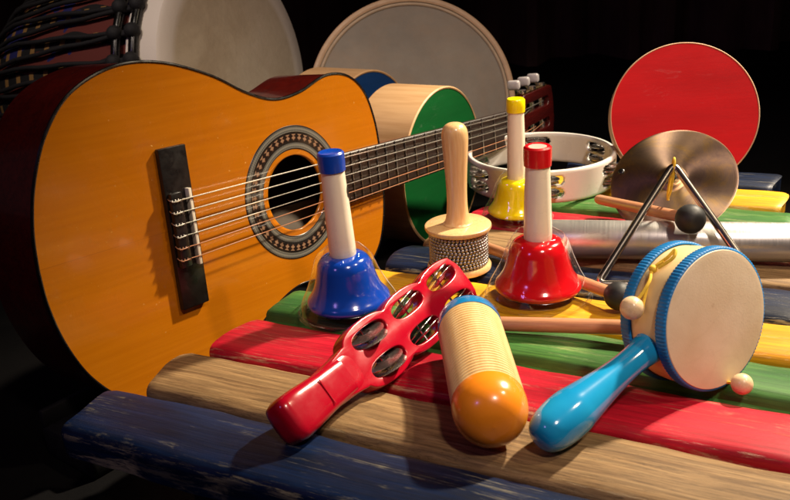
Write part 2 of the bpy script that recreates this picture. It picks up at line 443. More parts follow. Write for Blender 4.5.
# headstock tilts back
TH = radians(13)
MH = Matrix.Translation((XN+.004, 0, .002)) @ Matrix.Rotation(TH, 4, 'Y')
hl, wh, th_ = .155*q, .033, .0150
outl = [(0, WN/2), (.012, WN/2+.001), (.024, wh*.9), (.034, wh), (hl*.9, wh*1.03), (hl*.97, wh*.95), (hl, wh*.55), (hl*1.012, wh*.25), (hl*1.005, 0)]
import itertools
def slab(poly, holes, z0, z1):
    """flat plate with holes, through a filled 2D curve"""
    cu = bpy.data.curves.new('plate', 'CURVE'); cu.dimensions = '2D'; cu.fill_mode = 'BOTH'
    for pl in [poly]+holes:
        s = cu.splines.new('POLY'); s.points.add(len(pl)-1); s.use_cyclic_u = True
        for pt, (a, b) in zip(s.points, pl): pt.co = (a, b, 0, 1)
    bv = min(.0012, (z1-z0)*.2); cu.extrude = (z1-z0)/2-bv; cu.bevel_depth = bv; cu.bevel_resolution = 2; cu.offset = -bv
    ob = bpy.data.objects.new('plate', cu); COL.objects.link(ob)
    dg = bpy.context.evaluated_depsgraph_get(); me = bpy.data.meshes.new_from_object(ob.evaluated_get(dg))
    bm = bmesh.new(); bm.from_mesh(me); bpy.data.objects.remove(ob); bpy.data.curves.remove(cu); bpy.data.meshes.remove(me)
    bmesh.ops.translate(bm, verts=bm.verts, vec=(0, 0, (z0+z1)/2)); bmesh.ops.remove_doubles(bm, verts=bm.verts, dist=2e-5)
    return bm
poly = outl + [(a, -b) for a, b in outl[-2::-1]]
def slot(x0, x1, y, w):
    o = []
    for j in range(9): t = -pi/2+pi*j/8; o.append((x1+w*cos(t), y+w*sin(t)))
    for j in range(9): t = pi/2+pi*j/8; o.append((x0+w*cos(t), y+w*sin(t)))
    return o
g = G(); g.bm.free(); g.bm = slab(poly, [slot(.040, hl-.025, .0145, .006), slot(.040, hl-.025, -.0145, .006)], -th_, 0)
M_head = wood('headstock_dark_red', (44, 8, 9), (74, 16, 14), .25, 'x', 24, coat=.5, bump=0)
hd = g.build('headstock', M_head, guitar, M=MH)
M_pearl = plain('pearl_white_plastic', (196, 192, 194), .25, var=.2, scale=50, coat=.4)
M_brassy = metal('worn_brass', (190, 160, 100), .25)
for sgn in (1, -1):
    G().box(((.040+hl-.022)/2, sgn*(wh+.0014), -.008), (hl-.05, .0016, .011), bev=.0005).build('tuner_plate', M_brassy, hd)
    for i in range(3):
        x = .040+i*(hl-.070)/2
        t = bpy.data.objects.new('tuner', None)
        g = G(); g.tube([(x, 0.004*sgn, -.0075), (x, sgn*.024, -.0075)], .0032, 14); g.tube([(x+.002, sgn*(wh+.002), -.011), (x, sgn*(wh+.010), -.016)], .002, 10)
        g.lathe([(0, 0), (.0048, 0), (.0048, .004), (0, .004)], 20, Matrix.Translation((x, sgn*(wh+.002), -.006)) @ Matrix.Rotation(-sgn*pi/2, 4, 'X'))
        tn = g.build('tuner', M_steel, hd)
        g = G(); g.box((x-.001, sgn*(wh+.0125), -.017), (.0085, .0125, .017), bev=.0036, seg=3); g.build('tuner_button', M_pearl, tn)
# strings
M_wound = metal('wound_string', (220, 214, 204), .3, (1, 1, 1), 2000)
M_nylon = plain('nylon_string', (170, 120, 90), .25, var=.05, coat=.5)
for i in range(6):
    ys = (2.5-i)*.0104*q; yn = (2.5-i)*.0072*q
    zs, zn = .0112, TF+.0035
    r = [.00062, .00058, .00052, .0005, .00046, .00042][i]
    pts = [(-A_+lx(-.0165), ys, .0116), (-A_+lx(-.011), ys, .0120), (-A_+lx(-.0055), ys, .0100), (-A_+lx(.004), ys, zs), (XN, yn, zn)]
    hx = .052+(i % 3)*(hl-.078)/2
    side = 1 if i < 3 else -1
    hp = MH @ Vector((.046+([2, 1, 0][i] if i < 3 else i-3)*(hl-.078)/2, side*.0145, -.0045)); pts.append(tuple(hp))
    g = G(); g.tube(pts, r, 8)
    # the knot: loop back round itself over the tie block
    lp = [(-A_+lx(-.0172+.010*t/24), ys+.0012*sin(t*.8), .0108+.0008*cos(t*.8)) for t in range(25)]
    g.tube(lp, r*.9, 6)
    tail = [(-A_+lx(-.0165), ys, .0112), (-A_+lx(-.0178), ys+.0014, .009), (-A_+lx(-.0172), ys+.0024, .0064)]
    g.tube(sm(tail, 5), r*.9, 6)
    g.build('string', M_wound if i < 4 else M_nylon, guitar)
# strap button at the butt
# black block the guitar stands on
low = min((MG @ Vector((v.x, v.y, z))).z for v in OUT for z in (0, -DEPTH))
mid = MG @ Vector((-.16*q, -.1425*q, -DEPTH/2))
blk = thing('guitar_stand', 'low black block on the floor under the guitar, behind the plank ends', 'stand', frame((mid.x, mid.y, FLOOR), (0, 0, 1), gx))
hh = low-FLOOR-.002
G().box((0, 0, hh/2), (.20, .07, hh), bev=.004).build('base', M_black, blk)
G().box((0, .031, hh+.007), (.20, .006, .016), bev=.002).build('lip', M_black, blk)

# ------------------------------------------------------------------ hand bells
def desk_bell(px, py, color, rgb, label, height, scale=1.0, tilt=(0, 0), mark=False, topcol=None):
    p = at(px, py); s = scale
    M = Matrix.Translation(p) @ Matrix.Rotation(tilt[0], 4, 'Y') @ Matrix.Rotation(tilt[1], 4, 'X') @ Matrix.Diagonal((1, 1, 1, 1))
    t = thing('hand_bell', label, 'hand bell', M, 'hand bells in clear covers')
    paint = plain(color+'_bell_enamel', rgb, .16, var=.04, scale=20, coat=.8, rvar=.04)
    capm = plain(color+'_cap_plastic', rgb, .3, var=.06, scale=30, coat=.3)
    H = .050*s
    out = smp([(.0340, .0075), (.0350, .0095), (.0342, .0125), (.0315, .0160), (.0282, .0215), (.0258, .0285), (.0240, .0360), (.0222, .0425), (.0180, .0480), (.0100, .0502)], 5)
    prof = [(0.0001, .0505)] + out[::-1] + [(.0318, .0085), (.029, .0145), (.022, .024), (.019, .038), (.012, .046), (0.0001, .047)]
    bell = G().lathe([(a*s, b*s) for a, b in prof], 72).build('bell', paint, t)
    G().lathe([(a*s, b*s) for a, b in [(.0332, .0074), (.0337, .0068), (.0325, .0062), (.0305, .0066), (.0305, .0086), (.032, .0088)]], 64).build('lip', M_darksteel, bell)
    # clapper
    g = G(); g.ball((0.004*s, 0, .012*s), .0055*s, seg=16); g.tube([(0, 0, .046*s), (.004*s, 0, .015*s)], .0012*s, 8); g.build('clapper', M_black, t)
    # clear cover on its foot ring
    dome = smp([(.0118, .0560), (.0175, .0545), (.0222, .0490), (.0252, .0420), (.0290, .0320), (.0345, .0200), (.0392, .0115), (.0415, .0060), (.0424, .0022)], 6)
    # pressed flutes round the upper half
    seg = 96; rows = []
    for (r, z) in dome:
        w = max(0, min(1, (z-.018)/.03)); rows.append([((r+.0016*w*(.5-abs(sin(4*2*pi*j/seg))))*s*cos(2*pi*j/seg), (r+.0016*w*(.5-abs(sin(4*2*pi*j/seg))))*s*sin(2*pi*j/seg), z*s) for j in range(seg)])
    G().grid(rows).build('clear_cover', M_clear, t, sharp=60)
    g = G(); g.lathe([(a*s, b*s) for a, b in [(.0415, .0030), (.0432, .0026), (.0438, .0012), (.0430, .0002), (.0405, .0002), (.0402, .0014), (.0415, .0030)]], 96)
    g.build('cover_rim', M_clear_rim, t)
    # handle and cap
    h0, h1 = .0495*s, height
    r0_, r1_ = .0112*s, .0095*s
    cap = .0155*s
    prof = [(0.0001, h0), (r0_*.98, h0), (r0_, h0+.002), (r0_*.97, h0+.02), ((r0_+r1_)*.5, (h0+h1)/2), (r1_, h1-cap), (r1_*.98, h1-cap+.004), (.0001, h1-cap+.004)]
    hd = G().lathe(prof, 40).build('handle', M_cream, t)
    if mark:
        g = G(); a0 = radians(-18)
        g.grid([[((r0_*.965)*cos(a0+j*.11), (r0_*.965)*sin(a0+j*.11), (h0+h1)/2+.010+z*.006*(1-.3*abs(j-2))) for j in range(5)] for z in (-1, 0, 1)], closed_u=False)
        g.build('printed_mark', M_black, hd)
    rc = r1_*1.14
    if topcol:
        G().lathe([(.0001, h1-.0012), (rc*.62, h1-.0012), (rc*.68, h1-.0004), (rc*.88, h1), (rc, h1-.0014), (rc*1.01, h1-cap*.6), (rc*.98, h1-cap), (r1_*.99, h1-cap)], 40).build('cap', capm, t)
        G().lathe([(.0001, h1-.0006), (rc*.66, h1-.0006), (rc*.66, h1-.0012), (.0001, h1-.0016)], 32).build('cap_disc', topcol, t)  # pale disc set into the cap top
    else:
        G().lathe([(.0001, h1-.0009), (rc*.6, h1-.0007), (rc*.88, h1), (rc, h1-.0014), (rc*1.01, h1-cap*.6), (rc*.98, h1-cap), (r1_*.99, h1-cap)], 40).build('cap', capm, t)
    return t
desk_bell(350, 309, 'blue', (10, 66, 178), 'blue hand bell in a clear cover, standing in front of the guitar', .137, 1.0, (radians(-2.2), 0), mark=True)
desk_bell(538, 295, 'red', (206, 14, 24), 'red hand bell in a clear cover, standing behind the wooden stick', .130, 1.04, (radians(0), 0), topcol=plain('pale_pink_disc', (226, 170, 160), .4))
desk_bell(517, 217, 'yellow', (255, 226, 8), 'yellow hand bell standing in front of the white tambourine', .125, .86, (radians(0), 0))

# ------------------------------------------------------------------ cabasa
p = at(459.5, 268); cab = thing('cabasa', 'small wooden cabasa with steel beads wound under its round disc', 'cabasa', p)
M_cabw = wood('beech_lacquer', (214, 166, 108), (236, 200, 146), .3, 'z', 26, coat=.5)
G().lathe([(.0001, 0), (.0270, 0), (.0290, .0015), (.0293, .004), (.0280, .0062), (.02, .0064), (.0001, .0064)], 64).build('bottom_disc', M_cabw, cab)
G().lathe([(.0230, .0064), (.0240, .007), (.0240, .0365), (.0230, .0378)], 64).build('steel_drum', M_darksteel, cab)
g = G(); nb = 46; nr = 10
for r_ in range(nr):
    z = .0086+r_*.00298
    for j in range(nb):
        a = 2*pi*(j+.5*(r_ % 2))/nb+.05*sin(r_)
        v = bmesh.ops.create_icosphere(g.bm, subdivisions=2, radius=.00176, matrix=Matrix.Translation((.0252*cos(a), .0252*sin(a), z+.0003*sin(j*.7+r_))))
g.build('bead_chain', metal('bead_steel', (170, 164, 160), .4, bump=0), cab, sharp=80)
G().lathe([(.0001, .0378), (.026, .0378), (.0292, .0385), (.0302, .0405), (.0299, .0425), (.0284, .0435), (.012, .0437), (.0001, .0437)], 72).build('top_disc', M_cabw, cab)
prof = [(.0001, .0437), (.0128, .0437), (.0120, .0455), (.0104, .050), (.0095, .057), (.0091, .066), (.0092, .077), (.0098, .091), (.0107, .105), (.0115, .118), (.0116, .124), (.0109, .1292), (.0088, .1330), (.0054, .1352), (.0001, .1360)]
G().lathe(smp(prof, 4), 48).build('handle', M_cabw, cab)

# ------------------------------------------------------------------ jingle stick
RHO = radians(51)
a = at(287, 423, .0155); b = at(445, 293, .0235)
ux = (b-a).normalized(); lat = Vector((ux.y, -ux.x, 0)).normalized()      # to the right, level
wy = (lat*cos(RHO) - Vector((0, 0, 1))*sin(RHO)).normalized()
wy = (wy - ux*wy.dot(ux)).normalized(); wz = ux.cross(-wy)
if wz.z < 0: wz = -wz
wy = wz.cross(ux)
MJ = Matrix((ux, wy, wz)).transposed().to_4x4(); MJ.translation = a
js = thing('jingle_stick', 'red plastic jingle stick with six slots of steel jingles lying across planks', 'jingle stick', MJ)
M_redpl = plain('red_gloss_plastic', (168, 6, 34), .24, var=.06, scale=20, coat=.3, bump=.00008)
LJ = (b-a).length
rws = [LJ-.102, LJ-.051, LJ]
hwid = []
def side_w(u):
    base = .0165
    for r_ in rws:
        d = abs(u-r_)/.0275
        if d < 1: base = max(base, .0165+.0080*sqrt(1-d*d))
    return base
us = [rws[0]-.046+i*.0022 for i in range(200)]
us = [u for u in us if u < rws[2]+.0235]
edge = [(u, side_w(u) if u > rws[0]-.027 else .0138+(.0165-.0138)*min(1, max(0, (u-us[0])/.016))) for u in us]
end = [(rws[2]+.0235+.006*sin(t), None) for t in ()]
edge += [(rws[2]+.0265, .0130), (rws[2]+.0275, .008)]
poly = edge + [(u, -w) for u, w in edge[::-1]]
def oval(cx, cy, ra, rb, n=28): return [(cx+ra*math.copysign(abs(cos(2*pi*j/n))**.8, cos(2*pi*j/n)), cy+rb*math.copysign(abs(sin(2*pi*j/n))**.8, sin(2*pi*j/n))) for j in range(n)]
holes = [oval(r_, s*.0118, .0200, .0066) for r_ in rws for s in (1, -1)]
g = G(); g.bm.free(); g.bm = slab(poly, holes, -.0065, .0065)
g.build('jingle_frame', M_redpl, js, sharp=40)
rows = []
for (u, w, t) in [(-.004, .006, .004), (-.0035, .0105, .0075), (-.001, .0145, .0105), (.004, .0160, .0118), (.015, .0158, .0115), (.035, .0142, .0100), (.06, .0132, .0092), (rws[0]-.062, .0138, .0088), (rws[0]-.050, .0146, .0083), (rws[0]-.042, .0152, .0078), (rws[0]-.034, .0157, .0072), (rws[0]-.027, .0159, .0064), (rws[0]-.022, .0155, .0050)]:
    rows.append([(u, w*math.copysign(abs(cos(x))**.5, cos(x)), t*math.copysign(abs(sin(x))**.5, sin(x))-.002*(1-min(1, u/.05))) for x in [2*pi*j/40 for j in range(40)]])
fine_rows = []
for j in range(40):
    pass
g = G(); g.grid(rows, cap0=True, cap1=True); hnd = g.build('handle', M_redpl, js, sharp=60)
g = G()
g.box((.034, 0, .0100), (.0009, .019, .0005)); g.build('moulded_ridge', M_redpl, hnd)
def jingle_prof(r): return [(.0015, .0002), (r*.35, .0014), (r*.45, .0006), (r*.9, .0002), (r, .0007), (r, .0011), (r*.88, .0008), (r*.45, .0012), (r*.33, .0020), (.0015, .0008), (.0015, .0002)]
M_jing = plain('jingle_steel', (214, 208, 204), .22, metal=.95, var=.2, scale=140, bump=.0002)
for r_ in rws:
    for s in (1, -1):
        c = Vector((r_, s*.0118, .001))
        R = Matrix.Translation(c) @ Matrix.Rotation(radians(90 + random.choice((-1, 1))*random.uniform(8, 21)), 4, 'X')
        jp = G()
        rr_ = .0155
        jp.lathe(jingle_prof(rr_), 40, R @ Matrix.Translation((0.0, 0.001, .0012)) @ Matrix.Rotation(.08, 4, 'Y'))
        jp.lathe(jingle_prof(rr_), 40, R @ Matrix.Translation((0.001, -.001, -.0014)) @ Matrix.Rotation(pi+.12, 4, 'Y'))
        jo = jp.build('jingle', M_jing, js)
        G().tube([c+Vector((0, -.0105, 0)), c+Vector((0, .0105, 0))], .0009, 8).build('pin', M_chrome, jo)

# ------------------------------------------------------------------ guiro
RG = .0235
a = at(491, 413, RG+.0005); b = at(470.2, 330, RG+.0005)
gu = thing('guiro', 'ribbed wooden guiro tube with orange front end and blue back end', 'guiro', frame(a, b-a, (1, 0, 0)))
LG = (b-a).length
M_orange = plain('orange_gloss_paint', (255, 148, 34), .26, var=.07, scale=25, coat=.45)
M_bluepaint = plain('blue_gloss_paint', (22, 122, 186), .22, var=.05, scale=25, coat=.7)
prof = smp([(.0001, -.0170), (.009, -.0160), (.0155, -.0128), (.0203, -.0076), (.0228, -.0015), (.0236, .004), (.0237, .008), (.0236, .0105)], 6)+[(.0225, .0107)]
G().lathe(prof, 72).build('front_end', M_orange, gu)
prof = [(.0224, .0104)]; z = .0108; n = 29; z1 = LG-.001
for i in range(n):
    zz = z+(z1-z)*i/n; st = (z1-z)/n
    prof += [(.0234, zz+st*.08), (.02345, zz+st*.3), (.0232, zz+st*.52), (.0219, zz+st*.6), (.0219, zz+st*.86), (.0230, zz+st*.95)]
k = N('ribbed_pale_wood'); f = k.noise((1, 1, .1), 180, 5)
X = k.xyz(); rr = k.math('SQRT', k.math('ADD', k.math('MULTIPLY', X[0], X[0]), k.math('MULTIPLY', X[1], X[1])))
col = k.ramp(f, [(.3, lin((224, 188, 126))), (.7, lin((242, 214, 158)))])
k.set('Base Color', col); k.set('Roughness', .45)
G().lathe(prof, 72).build('ribbed_tube', k.m, gu, sharp=25)
prof = [(.0224, LG-.0012)]+smp([(.0236, LG-.001), (.0237, LG+.004), (.0230, LG+.009), (.0205, LG+.012), (.0001, LG+.0128)], 5)
G().lathe(prof, 72).build('back_end', M_bluepaint, gu)

# ------------------------------------------------------------------ rattle drum
nD = Vector((.501, -.848, .173)).normalized(); cD = Vector((.2103, -.2889, .0485))
MD = frame(cD, nD, (1, 0, 0)); RD = .0478
rd = thing('rattle_drum', 'small two-headed rattle drum with blue handle and two wooden beads', 'rattle drum', MD)
TD = .042
M_shell = plain('cream_shell', (224, 200, 148), .45, var=.06, scale=30)
k = N('drum_skin_cream'); f = k.noise((1, 1, 1), 26, 7, .6); 
k.set('Base Color', aged(k, k.ramp(f, [(.3, lin((226, 206, 172))), (.7, lin((238, 222, 194)))]), .4)); k.set('Roughness', .5); k.bump(k.noise((1, 1, 1), 700, 3), .0003, .25)
M_skin = k.m
shell = smp([(RD-.0015, -TD+.009), (RD-.0008, -TD/2), (RD-.0015, -.010)], 6)
G().lathe([(RD-.004, -TD+.006)]+shell+[(RD-.004, -.006)], 96).build('shell', M_shell, rd)
G().lathe([(.0001, -.0002), (RD*.9, -.0003), (RD-.0012, -.0008), (RD-.0004, -.002), (RD-.001, -.004)], 96).build('drum_skin', M_skin, rd)
G().lathe([(.0001, -TD), (RD*.9, -TD+.0001), (RD-.0012, -TD+.0006), (RD-.0004, -TD+.002), (RD-.001, -TD+.004)], 96).build('drum_skin', M_skin, rd)
M_trim = plain('blue_ribbed_braid', (18, 118, 186), .5, var=.1, scale=120)
for z0, z1 in ((-.0098, -.0012), (-TD+.0012, -TD+.0098)):
    seg = 480; rows = []
    for (dr, z) in ((-.001, z0), (.0006, z0+.0003), (.0012, z0+.0012), (.0012, z1-.0012), (.0006, z1-.0003), (-.001, z1)):
        rows.append([((RD+dr*.7+.0003*sin(2*pi*j*4/16)*(dr > 0))*cos(2*pi*j/seg), (RD+dr*.7+.0003*sin(2*pi*j*4/16)*(dr > 0))*sin(2*pi*j/seg), z) for j in range(seg)])
    G().grid(rows).build('braid_trim', M_trim, rd, sharp=70)
# handle: leaves the side of the shell and comes to rest on the planks
e = at(558, 431, .0150); mD = cD - nD*TD/2
loc = MD.inverted()
e_l = loc @ e; e_l.z = e_l.z*.6 - TD/2*.4
d_l = Vector((e_l.x, e_l.y, 0)).normalized(); st = d_l*(RD-.002) + Vector((0, 0, -TD/2))
LHd = (e_l-st).length
MHd = frame(st, e_l-st, (0, 0, 1))
prof = smp([(.0001, -.004), (.0105, -.004), (.0108, .002), (.0098, .010), (.0094, .022), (.0102, .036), (.0120, .052), (.0142, .068), (.0154, LHd-.018), (.0152, LHd-.006), (.0132, LHd+.005), (.0085, LHd+.0115), (.0001, LHd+.0135)], 6)
k = N('blue_handle_lacquer'); X = k.xyz()
k.set('Base Color', k.ramp(k.noise((1, 1, 1), 30, 4), [(.3, lin((22, 144, 204))), (.7, lin((34, 160, 216)))])); k.set('Roughness', .16); k.set('Coat Weight', .8); k.set('Coat Roughness', .05)
g = G(); g.lathe(prof, 56); g.build('handle', k.m, rd, M=MHd)
# cords and beads
M_cord = plain('yellow_cord', (236, 196, 60), .7, var=.15, scale=300, bump=.0003)
bead1 = loc @ at(632, 308, .0125); bead1 = Vector((bead1.x, bead1.y, bead1.z))
ang = atan2(bead1.y, bead1.x)
M_bead = wood('bead_wood', (214, 180, 138), (236, 210, 170), .35, 'z', 60, coat=.3)
def rim_pt(a, r, z): return Vector((r*cos(a), r*sin(a), z))
ra = loc @ toward(at(664, 262, .05), 1.0)
# knot point on the shell where the cord comes out (upper left of the drum)
kp = None
best = 1e9
for i in range(360):
    for zz in (-.014, -.018, -.021, -.024, -.028):
        w_ = MD @ rim_pt(radians(i), RD+.001, zz)
        v = w_-CAM; d = v.dot(fw); X_, Y_ = 395+F_PX*v.dot(rt)/d, 250-F_PX*v.dot(up)/d
        er = hypot(X_-655, Y_-270)
        if er < best and (w_-CAM).length < (mD-CAM).length: best = er; kp = (radians(i), zz)
def pixel_near(px, py, dist):
    d = (fw*F_PX + rt*(px-395) - up*(py-250)).normalized(); return loc @ (CAM + d*dist)
dk = ((MD @ rim_pt(kp[0], RD, kp[1]))-CAM).length
bd = pixel_near(632, 308, dk-.012)
kpt = rim_pt(kp[0], RD+.0022, kp[1])
loopA = sm([bd+Vector((0, .002, 0)), bd.lerp(kpt, .3)+Vector((-.002, 0, .003)), bd.lerp(kpt, .7)+Vector((-.002, 0, .004)), kpt, pixel_near(668, 257, dk-.002), pixel_near(675, 250, dk-.001), pixel_near(673, 258, dk-.004), pixel_near(658, 268, dk-.003)], 8)
loopB = sm([bd, pixel_near(641, 314, dk-.010), pixel_near(644, 300, dk-.008), pixel_near(648, 284, dk-.006), kpt, pixel_near(664, 262, dk-.003)], 8)
g = G(); g.tube(loopA, .00115, 8); g.tube(loopB, .00115, 8); g.ball(kpt, .0028, seg=12); cd_ = g.build('cord', M_cord, rd)
G().ball(bd, .0078, seg=28).build('bead', M_bead, rd)
bd2 = loc @ at(742, 384, .0072)
G().ball(bd2, .0072, seg=28).build('bead', M_bead, rd)
best = None
kp2 = rim_pt(atan2(bd2.y, bd2.x), RD+.001, -TD/2)
G().tube(sm([bd2, bd2.lerp(kp2, .5)+Vector((0, 0, .002)), kp2], 8), .00115, 8).build('cord', M_cord, rd)

# ------------------------------------------------------------------ mallets
M_dowel = wood('mallet_dowel', (176, 118, 84), (204, 150, 112), .4, 'z', 30, coat=.2)
def mallet(h, t, label, rh=.0120, rs=.0050):
    h, t = Vector(h), Vector(t); d = (t-h)
    o = thing('mallet', label, 'mallet', frame(h, d, (0, 0, 1)), 'wooden mallets with black rubber heads')
    L = d.length
    G().lathe(smp([(.0001, -rh), (rh*.5, -rh*.9), (rh*.88, -rh*.5), (rh, 0), (rh*.9, rh*.48), (rh*.62, rh*.86), (rh*.45, rh*.95)], 5)+[(.0001, rh*.95)], 40).build('head', M_rubber, o)
    G().lathe([(.0001, rh*.6), (rs*1.0, rh*.6), (rs*1.05, L*.4), (rs, L-.006), (rs*.85, L-.002), (rs*.5, L), (.0001, L)], 28).build('shaft', M_dowel, o)
    return o
mallet(at(690.5, 219, .047), at(597, 199, .0185), 'wooden mallet whose black rubber head rests across the silver tube', .0128)
mallet(at(619, 296, .0124), at(478, 244, .006), 'wooden mallet running behind the red bell to its black head', .0116)
mallet(at(652, 328, .0124), at(492, 323.5, .006), 'wooden mallet on the green plank whose head is hidden behind rattle drum', .0116, .0056)

# ------------------------------------------------------------------ silver tube
a = at(538, 257.5); b = at(860, 264.5); a.z = b.z = .0178
off = (b-a).normalized(); per = Vector((-off.y, off.x, 0))*.0035
st_ = thing('metal_tube', 'brushed silver metal tube lying behind the triangle', 'tube', frame(a+per, b-a, (0, 0, 1)))
LT = (b-a).length
k = N('brushed_aluminium'); f = k.noise((1, 1, 40), 18, 4); 
k.set('Base Color', k.ramp(k.noise((1, 1, 1), 14, 4), [(.3, lin((204, 203, 200))), (.7, lin((222, 221, 218)))])); k.set('Metallic', .8)
k.set('Roughness', k.ramp(f, [(.3, .30), (.7, .42)])); k.bump(f, .0001, .3)
G().lathe([(.0155, .0), (.0172, .0), (.0175, .0006), (.0175, LT-.0006), (.0172, LT), (.0155, LT), (.0155, .001)], 72).build('tube_wall', k.m, st_)
for zc in (.02, LT-.02):
    G().lathe([(.0001, zc-.002), (.0154, zc-.002), (.0154, zc+.002), (.0001, zc+.002)], 40).build('end_plug', M_black, st_)

# ------------------------------------------------------------------ triangle
A = at(597, 284, .0036); B = at(760, 285, .0036)
d = (fw*F_PX + rt*(673.5-395) - up*(164-250)).normalized()
best = None
for i in range(700, 1400):
    P = CAM+d*(i/1000); er = abs(((P-A).length+(P-B).length)/2-(B-A).length*1.03)+abs((P-A).length-(P-B).length)*.0
    if P.z > .02 and P.y > -.09 and (best is None or er < best[0]): best = (er, P)
AP = best[1]
M_trirod = plain('worn_chrome_rod', (196, 188, 178), .2, metal=1., var=.1, scale=12, rvar=.03)
tri = thing('triangle', 'chrome steel triangle propped upright behind the rattle drum', 'triangle', A)
def corner(p, q_, r, rad=.008, n=8):
    v1 = (q_-p).normalized(); v2 = (r-p).normalized()
    s, e = p+v1*rad, p+v2*rad
    return [s.lerp(p, t).lerp(p.lerp(e, t), t) for t in [i/n for i in range(n+1)]]
pts = [B.lerp(A, .09)] + corner(A, B, AP) + corner(AP, A, B) + corner(B, AP, A, .008) 
pts = pts[:-1]+[B.lerp(A, .06)]
dense = []
for i in range(len(pts)-1):
    n = max(1, int((pts[i+1]-pts[i]).length/.006))
    dense += [pts[i].lerp(pts[i+1], t/n) for t in range(n)]
dense.append(pts[-1])
G().tube([p-A for p in dense], .0034, 16).build('bent_rod', M_trirod, tri)
ax = AP-A
dn = (CAM-AP).normalized(); rx = Vector((1, 0, 0))
lp = sm([ax+Vector((-.0025, -.004, -.012)), ax+Vector((-.0008, -.0050, .000)), ax+Vector((.0, -.0015, .0055)), ax+Vector((.0012, .0045, .001)), ax+Vector((0.0, .0045, -.010)), ax+Vector((-.003, .002, -.025)), ax+Vector((-.0035, -.0005, -.034))], 8)
lp2 = sm([ax+Vector((.0008, -.0042, .000)), ax+Vector((-.0015, -.0046, -.014)), ax+Vector((-.0022, -.003, -.024)), ax+Vector((-.0042, -.002, -.032))], 8)
g = G(); g.tube(lp, .0012, 8); g.tube(lp2, .0012, 8); g.build('cord_loop', M_cord, tri)

# ------------------------------------------------------------------ cymbal
nC = Vector((-.336, -.565, .753)).normalized(); cC = Vector((.2788, .0352, .0412)); RC = .0612
cy = thing('hand_cymbal', 'tarnished bronze hand cymbal tilted in front of the red drum', 'cymbal', frame(cC, nC, (1, 0, 0)))
k = N('tarnished_bronze'); X = k.xyz()
rr = k.math('SQRT', k.math('ADD', k.math('MULTIPLY', X[0], X[0]), k.math('MULTIPLY', X[1], X[1])))
f = k.noise((1, 1, 1), 34, 7, .7, .8); groove = k.math('SINE', k.math('MULTIPLY', rr, 5200.))
k.set('Base Color', k.ramp(f, [(.3, lin((112, 92, 84))), (.5, lin((146, 122, 104))), (.7, lin((192, 154, 96)))])); k.set('Metallic', 1.)
k.set('Roughness', k.ramp(f, [(.3, .46), (.7, .34)])); k.set('Anisotropic', .85)
tg = k.n('ShaderNodeTangent', direction_type='RADIAL', axis='Z'); k.l(tg.outputs[0], k.b.inputs['Tangent'])
k.bump(k.math('ADD', k.math('MULTIPLY', groove, .12), k.noise((1, 1, 1), 60, 4)), .0002, .35)
top = smp([(.0022, .0075), (.008, .0068), (.013, .0046), (.017, .0036), (.030, .0026), (.045, .0012), (RC-.001, -.0008)], 6)
prof = top + [(RC, -.0011), (RC-.0006, -.0019)] + [(a_, b_-.0011) for a_, b_ in top[::-1]] + [top[0]]
G().lathe(prof, 120).build('cymbal_plate', k.m, cy)
# black bump added as the dark of a mounting hole near the left edge
ci = cy.matrix_world.inverted()
d = (fw*F_PX + rt*(621.5-395) - up*(172-250)); nw = nC
tt = (cC-CAM).dot(nw)/d.dot(nw); rv = ci @ (CAM+d*tt)
g = G(); g.ball((rv.x, rv.y, .0008), .0036, sc_=(1, 1, .5), seg=20); g.build('hole_spot', M_blackgloss, cy)
g = G(); g.lathe([(.0001, .0086), (.004, .0084), (.0048, .0074), (.002, .0072)], 20); g.tube(sm([(0, 0, .006), (.002, 0, -.004), (.012, .004, -.010), (.018, -.004, -.012), (.004, -.003, -.006), (0, 0, .004)], 6), .0018, 8)
g.build('strap', M_black, cy)

# ------------------------------------------------------------------ drums
def frame_drum(name, label, c, n, r, depth, face_mat, shell_mat, rim=.003, cat='drum', group=None, inset=.0, xh=(1, 0, 0)):
    t = thing(name, label, cat, frame(c, n, xh), group)
    prof = [(r-rim, .0), (r-rim*.5, .0006), (r, -.0008), (r, -depth*.5), (r, -depth), (r-rim, -depth-.0004), (r-rim, -depth*.5), (r-rim, -.0)]
    G().lathe(prof, 128).build('shell', shell_mat, t)
    G().lathe([(.0001, -.0006-inset), (r-rim+.0002, -.0006-inset), (r-rim+.0002, -.004-inset), (.0001, -.004-inset)], 128).build('drum_head', face_mat, t)
    return t
def painted(name, rgb, rough=.4):
    k = N(name); f = k.noise((1, 6, 1), 7, 6, .6); c = lin(rgb)
    cc = k.ramp(f, [(.3, tuple(v*.84 for v in c)), (.7, tuple(min(1, v*1.1) for v in c))])
    sc1 = k.math('MULTIPLY', k.ramp(k.noise((30, 90, 30), 1.2, 7, .75, .6), [(.58, 0.), (.70, .28)]), k.ramp(k.noise((1, 1, 1), 13, 4), [(.5, 0.), (.62, 1.)]))
    cc = k.mix(sc1, cc, tuple(min(1, v*.6+.22) for v in c))
    k.set('Base Color', cc); k.set('Roughness', k.ramp(k.noise((1, 1, 1), 40, 5), [(.3, rough+.12), (.7, rough+.2)])); k.set('Specular IOR Level', .2)
    k.bump(k.noise((2, 30, 1), 20, 4), .0003, .3); return k.m
M_plyside = wood('ply_shell', (196, 150, 100), (232, 192, 142), .5, 'z', 8)
